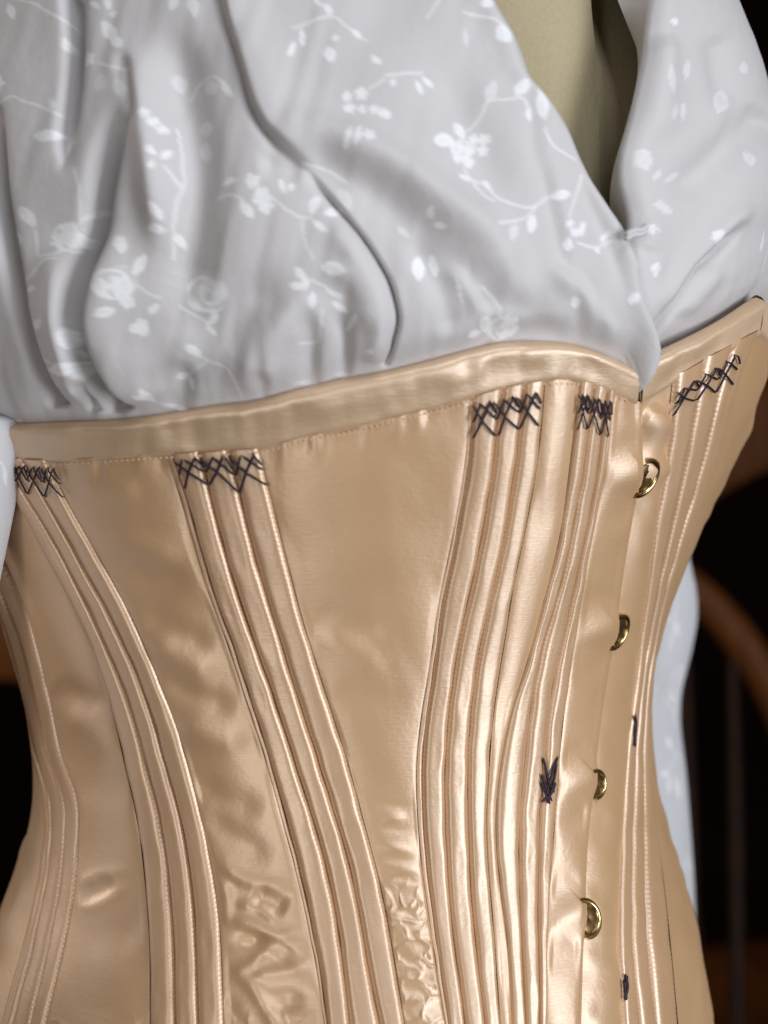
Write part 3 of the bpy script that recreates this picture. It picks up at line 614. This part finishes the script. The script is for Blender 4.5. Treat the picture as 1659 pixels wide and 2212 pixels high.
ml(1, 0, [(35, 370, 80, 44, 20), (185, 360, 40, 70, 20), (150, 386, 60, 70, 22), (8, 510, 70, 50, 30), (430, 40, 160, 66, 40), (502, 170, 45, 90, 56), (590, 385, 130, 90, 46), (670, 460, 80, 140, 42), (665, 360, 80, 70, 26), (618, 500, 85, 70, 20),
          (255, 610, 172, 100, 56), (330, 560, 55, 90, 40), (760, 845, 170, 90, 36), (640, 965, 95, 90, 36), (445, 800, 60, 60, 18), (965, 1020, 125, 60, 18), (935, 1076, 40, 40, 15), (865, 985, 110, 70, 24), (195, 925, 80, 70, 22), (235, 978, 20, 64, 20), (805, 1050, 100, 60, 26), (345, 770, 30, 60, 22)])
ml(1, 0, [(345, 175, 80, 90, 22), (460, 400, 105, 110, 40), (555, 1005, 110, 80, 36), (90, 1000, 45, 80, 20), (1240, 345, 80, 130, 40), (1330, 290, 100, 90, 30), (1265, 480, 110, 80, 26), (1315, 470, 90, 80, 26), (1150, 680, 70, 110, 60), (1290, 750, 155, 100, 20), (1215, 755, 130, 60, 24), (1240, 890, 20, 100, 40), (1590, 280, 70, 60, 26), (1500, 420, 110, 120, 60), (1620, 670, 80, 80, 30)], .55)
mdot(1, 0, [(390, 600, 26), (435, 602, 28), (330, 640, 28), (375, 648, 26), (430, 650, 26), (320, 685, 28), (365, 700, 30), (805, 965, 22), (832, 1000, 22), (815, 1060, 20), (1480, 1015, 28), (1180, 985, 24), (1275, 80, 20)])
ms(1, 0, [[(0, 345), (60, 335), (160, 325)], [(180, 95), (230, 20)], [(330, 70), (400, 92), (450, 105), (490, 130)], [(370, 560), (420, 500), (450, 440), (520, 435), (590, 430), (622, 480)], [(345, 730), (380, 780), (440, 797), (480, 850), (560, 890), (640, 895), (710, 850)], [(680, 560), (710, 630), (760, 665), (820, 692)],
          [(660, 890), (610, 940), (540, 960), (480, 970)], [(850, 760), (835, 830), (800, 930)], [(850, 1045), (900, 1060), (940, 1065), (1000, 1035)], [(380, 790), (430, 850), (470, 870)], [(1090, 1010), (1190, 985), (1220, 1000)]])
ml(0, 1, [(905, 272, 130, 84, 30), (895, 325, 45, 70, 16), (605, 40, 115, 110, 40), (545, 140, 100, 120, 70), (480, 240, 160, 80, 40), (175, 290, 125, 60, 30), (285, 360, 75, 110, 36), (268, 490, 172, 140, 52), (318, 530, 112, 100, 30), (145, 140, 160, 44, 16), (815, 412, 30, 84, 36), (745, 540, 165, 60, 34), (785, 575, 80, 70, 24),
          (1440, 55, 15, 120, 52), (1300, 80, 60, 80, 32), (1280, 130, 20, 70, 30), (1350, 190, 90, 80, 30), (1450, 165, 20, 90, 20), (1470, 222, 40, 90, 26), (1520, 290, 118, 110, 20), (600, 625, 70, 90, 30), (570, 630, 40, 60, 20), (590, 310, 150, 70, 40), (620, 320, 100, 70, 34), (660, 230, 130, 60, 26), (1320, 120, 110, 60, 30), (470, 130, 80, 100, 50)])
mdot(0, 1, [(885, 60, 0.1), (610, 295, 26), (1600, 420, 18), (560, 200, 30), (885, 130, 30)])
ms(0, 1, [[(760, 220), (850, 275), (920, 345)], [(600, 130), (650, 165), (690, 178)], [(160, 390), (180, 440), (220, 470)], [(300, 420), (335, 475)], [(165, 60), (120, 110), (105, 150)], [(840, 440), (890, 465), (960, 495), (985, 530), (1000, 600), (1010, 640)], [(880, 465), (800, 510), (770, 545)], [(1340, 100), (1400, 130), (1480, 195)], [(1390, 230), (1385, 300), (1360, 380), (1290, 385)], [(250, 5), (190, 20), (150, 70)]])
ml(1, 1, [(155, 50, 90, 120, 50), (222, 40, 75, 110, 30), (335, 150, 75, 150, 14), (470, 300, 60, 100, 46), (428, 345, 160, 80, 30), (860, 200, 70, 60, 30), (1105, 20, 80, 80, 30), (1095, 180, 100, 60, 30), (1210, 60, 80, 70, 26), (610, 345, 150, 80, 26), (575, 345, 100, 60, 26)])
mdot(1, 1, [(575, 300, 22), (602, 285, 24), (625, 318, 24), (562, 270, 18)])
ms(1, 1, [[(430, 130), (490, 180), (528, 240), (520, 330)]])
def jacquard(u, v):
    m = np.zeros(u.shape)
    ju = u + 3 * vnoise(u / 14, v / 14, 61); jv = v + 3 * vnoise(u / 14, v / 14, 62)
    soft = lambda d, s=2.4: np.clip(0.5 - d / s, 0, 1)
    def put(sel, val): m[sel] = np.maximum(m[sel], val)
    for x, y, a, l, wd, k in LEAF:
        sel = (np.abs(u - x) < l) & (np.abs(v - y) < l)
        if not sel.any(): continue
        p, q = ju[sel] - x, jv[sel] - y; s = p * math.cos(a) + q * math.sin(a); t = -p * math.sin(a) + q * math.cos(a)
        e = np.abs(t) - wd / 2 * (1 - (2 * s / l) ** 2) * 1.15
        e = np.maximum(e, np.abs(s) - l / 2)
        vein = 1 - 0.35 * np.exp(-(t / 1.2) ** 2)
        put(sel, k * soft(e) * vein)
    for x, y, r, k in DOT:
        sel = (np.abs(u - x) < r * 1.6 + 4) & (np.abs(v - y) < r * 1.6 + 4)
        if not sel.any(): continue
        p, q = ju[sel] - x, jv[sel] - y; d = np.hypot(p, q); ang = np.arctan2(q, p)
        put(sel, k * soft(d - r * (0.85 + 0.15 * np.cos(5 * ang + x))) * (1 - 0.3 * np.exp(-((d - r * 0.45) / 1.5) ** 2)))
    for p, wd, k in STEM:
        sel = (u > p[:, 0].min() - 8) & (u < p[:, 0].max() + 8) & (v > p[:, 1].min() - 8) & (v < p[:, 1].max() + 8)
        if not sel.any(): continue
        d, _, _ = sdist(p, ju[sel], jv[sel]); put(sel, k * soft(d - wd, 3.0))
    # the rose: rings of petals
    for x, y, r in ((443.0, 632.0, 50.0), (150.0, 512.0, 36.0), (262.0, 612.0, 40.0), (1000.0, 325.0, 30.0), (1108.0, 712.0, 34.0)):
        sel = (np.abs(u - x) < 60) & (np.abs(v - y) < 60)
        if not sel.any(): continue
        p, q = ju[sel] - x, jv[sel] - y; d = np.hypot(p, q * 1.05); an = np.arctan2(q, p)
        e = d - r * (0.88 + 0.13 * np.abs(np.cos(2.5 * an + 0.4)))
        rings = 0.5 + 0.5 * np.cos(d / r * 11 + 1.6 * np.sin(2 * an + d / 9) + an)
        put(sel, soft(e) * (0.12 + 0.88 * rings))
    return m
# one neck edge curve for each front
VL = curve_v([(930, -300), (1010, -120), (1074, 0), (1129, 85), (1159, 160), (1199, 200), (1239, 260), (1269, 330), (1304, 395), (1334, 445), (1359, 490), (1385, 560), (1400, 640), (1416, 720), (1424, 770), (1424, 900)], 4)
VR = curve_v([(1470, -300), (1450, -100), (1437, 0), (1424, 75), (1404, 165), (1389, 250), (1375, 320), (1379, 380), (1392, 450), (1385, 500), (1360, 560), (1350, 900)], 4)
VRI = curve_v([(1260, -200), (1334, 0), (1384, 125), (1388, 220), (1362, 290), (1337, 360), (1316, 425), (1322, 500), (1330, 900)], 5)
def blouse_h(th, z, ze, u, v):
    q = (z - ze)
    qs = np.linspace(-0.05, 0.25, 1201)
    base = np.interp(q, qs, gsm(np.interp(qs, [-0.03, -0.002, 0.0015, 0.006, 0.014, 0.030, 0.055, 0.20], [-0.0046, -0.0042, -0.0018, 0.0018, 0.0052, 0.0078, 0.0095, 0.0105]), 7))
    f = strokes(ST, u, v, 1.0e-3) + 0.003 * vnoise(u / 140, v / 180, 71) + 0.0005 * vnoise((u + 0.25 * v) / 26, v / 260, 72) + 0.0020 * vnoise(u / 24, v / 300, 73) * np.exp(-np.clip(q, 0, 1) / 0.016)
    fade = np.clip((q + 0.001) / 0.009, 0, 1); fade = fade * fade * (3 - 2 * fade)
    # valleys reach down to the corset edge: there the cloth pulls in behind the binding
    return base + np.where(f > 0, f * fade, f * (0.45 + 0.55 * fade)) * np.clip((q + 0.005) / 0.005, 0, 1)
TEZ = {}
def top_edge_z(th, notch=True):
    if notch not in TEZ: TEZ[notch] = top_edge_tab(notch)
    return np.interp(th, *TEZ[notch])
def top_edge_tab(notch):                          # z of the corset's top edge round the body
    ul = np.arange(-60, 1380, 6.0); ta, za = unproj(ul, top_l(ul)); ur = np.arange(1384, 1650, 6.0); tb, zb = unproj(ur, top_r(ur))
    nu = np.array([1370., 1381, 1386, 1398, 1411, 1420, 1425]); nv = np.array([830., 874, 880, 858, 830, 800, 766]); tn, zn = unprojh(nu, nv, 0.003)
    ka, kb = ta < tn[0] - 0.002, tb > tn[-1] + 0.002
    tt = np.concatenate([ta[ka], tn, tb[kb], [ta[0] + 2 * math.pi]]); zz = np.concatenate([za[ka], zn, zb[kb], [za[0]]])
    if not notch: tt = np.concatenate([ta, tb, [ta[0] + 2 * math.pi]]); zz = np.concatenate([za, zb, [za[0]]])
    o = np.argsort(tt); return tt[o], zz[o]
OV = [([(288, 215), (265, 300), (245, 400), (218, 520), (194, 600), (176, 690), (188, 780), (212, 843), (236, 910)], -13, 20, 24),
      ([(-2, 200), (10, 350), (30, 553), (50, 703), (70, 803), (88, 900)], -9, 16, 20),
      ([(152, -60), (150, 100), (142, 200), (136, 300), (142, 390)], 9, -16, 22),
      ([(478, -30), (505, 60), (530, 135), (550, 210), (575, 270), (612, 318), (668, 374)], -7, 9, 14),
      ([(640, 345), (725, 450), (780, 515), (822, 578), (842, 620), (858, 688), (850, 743), (838, 810)], 8, -9, 14)]
ZTOP = 0.235
def cloth(name, edge_fn, side, cols, rows, th_far, lift=0.0, hedge=0.009):
    # side -1: from the neck edge leftwards; +1: rightwards
    zr = np.linspace(0, 1, rows) ; s = np.linspace(0, 1, cols) ** 1.0
    # neck edge as theta(z)
    vq = np.linspace(-380, 1000, 500); te, ze_ = unprojh(edge_fn(vq), vq, np.interp(vq, [380, 620, 760], [0.0105, 0.007, 0.002]))
    o = np.argsort(ze_)
    th_edge = lambda z: np.interp(z, ze_[o], te[o])
    z = np.tile((np.linspace(-0.0, ZTOP, rows))[:, None], (1, cols)); z = z + 0.06 * (1 - zr[:, None])
    for _ in range(40):
        e = th_edge(z); dens = s if abs(th_far) < 1.9 else np.where(s < 0.78, s / 0.78 * 0.52, 0.52 + (s - 0.78) / 0.22 * 0.48)
        th = e + (th_far - e) * dens[None]
        zb = top_edge_z(th, side < 0) - 0.012
        z = 0.65 * z + 0.35 * (zb + (ZTOP - zb) * zr[:, None])
    P0 = S(th, z, 0.009); u, v = proj(P0)
    vis = np.abs(th) < 1.9
    u2 = np.where(vis, u, -5000 + th * 900); 
    for pts, sh, d0, wd in OV:               # cloth that laps over the crease beside it
        p = densify(pts, 4); sel = vis & (u2 > p[:, 0].min() - 120) & (u2 < p[:, 0].max() + 120) & (v > p[:, 1].min() - 60) & (v < p[:, 1].max() + 60)
        if not sel.any(): continue
        d, sg, t = sdist(p, u2[sel], v[sel]); d = d * sg
        tp = np.clip(t / .3, 0, 1) * np.clip((1 - t) / .08, 0, 1)
        th[sel] += sh * np.exp(-((d - d0) / wd) ** 2) * tp / F_PX * 0.38 / (0.125 * np.cos(th[sel]))
    zet = top_edge_z(th, side < 0); h = blouse_h(th, z, zet, u2, v) + lift
    de = np.abs(th - th_edge(z)) * 0.11      # metres from the edge
    hem = 0.0011 * np.exp(-((de - 0.0035) / 0.0022) ** 2) - 0.0030 * np.exp(-(de / 0.0011) ** 2)
    h = h + hem
    inside = vis & (u2 > -20) & (u2 < 1690)     # beyond the traced part the weave repeats round the body
    jq = jacquard(np.where(inside, u2, 120 + np.mod(th * 800, 900)), np.where(inside, v, np.mod(v + 60, 820)))
    for A in (th, z, h):                     # ease the cloth where it drops into the gap at the busk
        for _ in range(8): A[:, 1:80] = 0.25 * A[:, 0:79] + 0.5 * A[:, 1:80] + 0.25 * A[:, 2:81]
    return th, z, h, jq, th_edge
th, z, h, jq, te_l = cloth('front', VL, -1, 640, 470, -math.pi - 0.3, 0.0012)
grid_obj('left_front', S(th, z, h), M_COT, blouse, {'jacquard': jq}).name = 'front_panel'
th, z, h, jq, te_r = cloth('front', VR, 1, 190, 330, math.pi - 0.4, -0.0022)
P = S(th, z, h)
# turned-in facing of that front
vq = np.linspace(-380, 1000, 500); ti, zi = unprojh(VRI(vq), vq, -0.0065); oo = np.argsort(zi)
thi = np.interp(z[:, 0], zi[oo], ti[oo]); k = np.linspace(0, 1, 14)[:-1]
fac = np.stack([S(thi * (1 - q) + th[:, 0] * q, z[:, 0], (-0.0065) * (1 - q) + h[:, 0] * q - 0.0020 * math.sin(math.pi * q)) for q in k], 1)
P = np.concatenate([fac, P], 1); jq2 = np.concatenate([np.zeros((len(jq), 13)), jq], 1)
grid_obj('front_panel', P, M_COT, blouse, {'jacquard': jq2})
# bar tack at the foot of the neck opening
q = np.array([(1352, 508), (1368, 498), (1384, 497), (1398, 488)], float); q = densify(q, 6); th, z = unprojh(q[:, 0], q[:, 1], 0.012)
tubes_obj('bar_tack', [S(th, z, 0.0120), S(th, z - 0.001, 0.0117)], 0.0009, M_COT, blouse)
# sleeves
def sleeve(right_edge, depth, rad_fn, v0, v1, side, folds, parent):
    vs = np.linspace(v0, v1, 420); a = np.linspace(0, 2 * math.pi, 260, endpoint=False)
    x = (right_edge(vs) - CU) / F_PX * depth; z = (CV - vs) / F_PX * depth
    r = rad_fn(vs)
    V_, A_ = np.meshgrid(vs, a, indexing='ij')
    wob = 1 + 0.10 * np.sin(3 * A_ + V_ / 130 + folds) * np.clip((np.sin(A_) + 0.2), -1, 1) * 0.4 + 0.12 * vnoise(A_ * 2.2, V_ / 90, 81 + int(folds))
    cx = x - r
    P = np.stack([cx[:, None] + r[:, None] * np.cos(A_) * np.where(np.cos(A_) > 0.6, 1, wob), depth + 0.8 * r[:, None] * np.sin(A_) * wob, z[:, None] + CAMZ + 0 * A_], -1)
    return grid_obj('sleeve', P, M_SLEEVE, parent, {'jacquard': jacquard(120 + np.mod(A_ * 215, 900), np.mod(V_, 830))}, wrap=True)
re = curve_v([(1440, 300), (1470, 900), (1478, 1100), (1487, 1216), (1502, 1271), (1505, 1335), (1489, 1416), (1469, 1486), (1466, 1556), (1479, 1659), (1489, 1784), (1496, 1884), (1500, 1979), (1490, 2200)], 5)
sleeve(re, 0.59, lambda v: np.interp(v, [300, 1100, 1500, 2200], [0.03, 0.042, 0.034, 0.036]), 350, 2250, 1, 1.0, blouse)
le = curve_v([(-200, 868), (-120, 884), (-50, 893), (0, 898), (32, 903), (43, 910), (42, 940), (34, 1010), (21, 1100), (8, 1200), (0, 1262), (-22, 1400), (-60, 1700), (-90, 2100)], 1.2)
sleeve(lambda v: le(v) + np.interp(v, [900, 1000, 1262, 1400], [22, 14, -8, -20]), 0.372, lambda v: np.interp(v, [868, 903, 940, 1200, 2100], [0.004, 0.020, 0.028, 0.033, 0.036]), 868, 2100, -1, 2.0, blouse)

# ------------------------------------------------------------------ dress form
form = empty('dress_form', (float(el(np.array(0.0))[0]), YC, 0.0), 'beige cloth-covered dress form showing in the open neck of the blouse', 'dress form')
edge = curve_v([(1276, -300), (1284, 0), (1299, 150), (1304, 300), (1308, 450), (1310, 700)], 5)
zz = np.linspace(-0.52, 0.245, 160)
vq = np.linspace(-400, 700, 200); te, ze_ = unprojh(edge(vq), vq, -0.013); o = np.argsort(ze_); ed = lambda z: np.interp(z, ze_[o], te[o])
E = ed(zz)
s = np.linspace(0, 1, 120)
th = E[:, None] * (1 - s) + (E[:, None] - math.pi) * s
hh = np.full(th.shape, -0.013); hh[:, 0] = -0.022; hh[:, 1] = -0.016
th[:, 1] = th[:, 0]; th[:, 2] = th[:, 0] - 0.012
grid_obj('torso_panel', S(th, zz[:, None], hh), M_FORM, form)
th = E[:, None] * (1 - s) + (E[:, None] + math.pi) * s
grid_obj('torso_panel', S(th, zz[:, None], np.full(th.shape, -0.0200)), M_FORM, form)
def lathe(name, prof, cx, cy, mat, parent, n=40):
    a = np.linspace(0, 2 * math.pi, n, endpoint=False)
    P = np.stack([np.stack([cx + r * np.cos(a), cy + r * np.sin(a), np.full(n, zz_)], -1) for r, zz_ in prof])
    return grid_obj(name, P, mat, parent, wrap=True)
fx = float(el(np.array(-0.4))[0])
lathe('stand_pole', [(0.0, 0.02), (0.016, 0.02), (0.016, 0.80), (0.0, 0.80)], fx, YC, M_STEEL, form)
lathe('stand_base', [(0.0, 0.0), (0.17, 0.0), (0.175, 0.012), (0.16, 0.022), (0.03, 0.04), (0.02, 0.06), (0.0, 0.06)], fx, YC, M_STEEL, form)
lathe('base_cap', [(0.0, 0.54), (0.10, 0.545), (0.112, 0.57), (0.0, 0.58)], fx, YC, M_STEEL, form)

# ------------------------------------------------------------------ chairs in the dark background
def chair(loc, rz, label, group, seat_z, bow_w, bow_h, n_sp, rail_r=0.012):
    t = empty('wooden_chair', (loc[0], loc[1], 0), label, 'chair', group)
    c, s_ = math.cos(rz), math.sin(rz)
    def X(P):
        P = np.asarray(P, float).reshape(-1, 3); return np.stack([loc[0] + P[:, 0] * c - P[:, 1] * s_, loc[1] + P[:, 0] * s_ + P[:, 1] * c, P[:, 2]], 1)
    def tb(name, pts, r, sides=10):
        v, q = tube_arrays(X(pts), r, sides); return mesh_obj(name, v, q, M_SPINDLE if name == 'spindle' else M_WOOD, t)
    a = np.linspace(0, math.pi, 40)
    bow = np.stack([bow_w * np.cos(a), 0.18 + 0.10 * np.sin(a), seat_z + bow_h * np.sin(a) ** 0.75], 1); tb('back_bow', bow, rail_r, 12)
    for k in range(n_sp):
        q = (k + 1) / (n_sp + 1) * 2 - 1; x = q * bow_w * 0.82
        zt = seat_z + bow_h * math.sin(math.acos(max(-1, min(1, x / bow_w)))) ** 0.75
        yt = 0.18 + 0.10 * math.sqrt(max(0, 1 - (x / bow_w) ** 2))
        tb('spindle', [(x * 0.85, 0.16, seat_z), (x * 0.93, 0.17 + (yt - .18) * .5, (seat_z + zt) / 2), (x, yt, zt)], np.array([0.006, 0.008, 0.005]), 8)
    # seat: a bevelled saddle slab
    a = np.linspace(0, 2 * math.pi, 40, endpoint=False); rows = []
    for r, zz_ in ((0.01, -0.035), (0.93, -0.035), (1.0, -0.02), (1.0, -0.006), (0.95, 0.0), (0.5, -0.010), (0.01, -0.012)):
        rows.append(X(np.stack([0.215 * r * np.sign(np.cos(a)) * np.abs(np.cos(a)) ** 0.75, 0.21 * r * np.sign(np.sin(a)) * np.abs(np.sin(a)) ** 0.75, np.full(40, seat_z + zz_)], 1)))
    grid_obj('seat', np.stack(rows), M_WOOD, t, wrap=True)
    for sx in (-1, 1):
        for sy in (-1, 1):
            tb('leg', [(sx * 0.13, sy * 0.12, seat_z - 0.02), (sx * 0.165, sy * 0.16, seat_z * 0.5), (sx * 0.20, sy * 0.20, 0.0)], np.array([0.016, 0.02, 0.012]), 10)
        tb('stretcher', [(sx * 0.165, -0.16, seat_z * 0.48), (sx * 0.165, 0.16, seat_z * 0.48)], 0.009, 8)
    return t
chair((0.215, 1.05, 0), math.radians(0), 'bow-backed wooden chair with spindles standing behind the blouse sleeve', 'wooden chairs in the dark room', 0.46, 0.235, 0.50, 7, 0.019)
def rail_chair(cx, cy, label, zb, hgt, half, rise):
    t = empty('wooden_chair', (cx, cy, 0), label, 'chair', 'wooden chairs in the dark room')
    n = 30; x = np.linspace(-half, half, n); y = cy + 0.05 * (1 - (x / half) ** 2); arch = rise * (1 - (x / half) ** 2)
    ring = [(-0.011, 0.0), (-0.013, 0.006), (-0.013, hgt - 0.01), (-0.008, hgt), (0.008, hgt), (0.012, hgt - 0.01), (0.012, 0.006), (0.010, 0.0)]
    P = np.stack([np.stack([cx + x, y + dy, zb + arch + dz * (1 + 0.15 * arch / max(rise, .001))], 1) for dy, dz in ring], 1)
    grid_obj('crest_rail', P, M_WOOD, t, wrap=True)
    def tb(name, pts, r, sides=10):
        v, q = tube_arrays(np.asarray(pts) + np.array([cx, cy, 0]), r, sides); return mesh_obj(name, v, q, M_WOOD, t)
    for sx in (-1, 1):
        tb('back_post', [(sx * half * 0.96, 0.005, zb + 0.03), (sx * half * .94, 0.0, 0.75), (sx * half * .9, -0.03, 0.45), (sx * half * .92, 0.03, 0.0)], np.array([0.012, .016, .018, .014]))
        tb('leg', [(sx * half * .9, -0.40, 0.44), (sx * half * .92, -0.41, 0.0)], np.array([0.018, 0.013]))
    tb('back_rail', [(-half * .92, -0.01, 0.40), (0, 0.02, 0.40), (half * .92, -0.01, 0.40)], 0.014)
    a = np.linspace(0, 2 * math.pi, 40, endpoint=False); rows = []
    for r, zz_ in ((0.01, -0.035), (0.95, -0.035), (1.0, -0.02), (1.0, -0.006), (0.95, 0.0), (0.01, 0.002)):
        rows.append(np.stack([cx + half * 1.02 * r * np.sign(np.cos(a)) * np.abs(np.cos(a)) ** 0.4, cy - 0.21 + 0.22 * r * np.sign(np.sin(a)) * np.abs(np.sin(a)) ** 0.4, np.full(40, 0.46 + zz_)], 1))
    grid_obj('seat', np.stack(rows), M_WOOD, t, wrap=True)
rail_chair(0.645, 1.60, 'tall wooden chair with an arched crest rail beyond the bow-backed chair', 0.962, 0.10, 0.30, 0.124)
rail_chair(-0.585, 1.55, 'low wooden chair with a plain crest rail behind the hip of the corset', 0.787, 0.085, 0.21, 0.004)
bpy.context.view_layer.update()
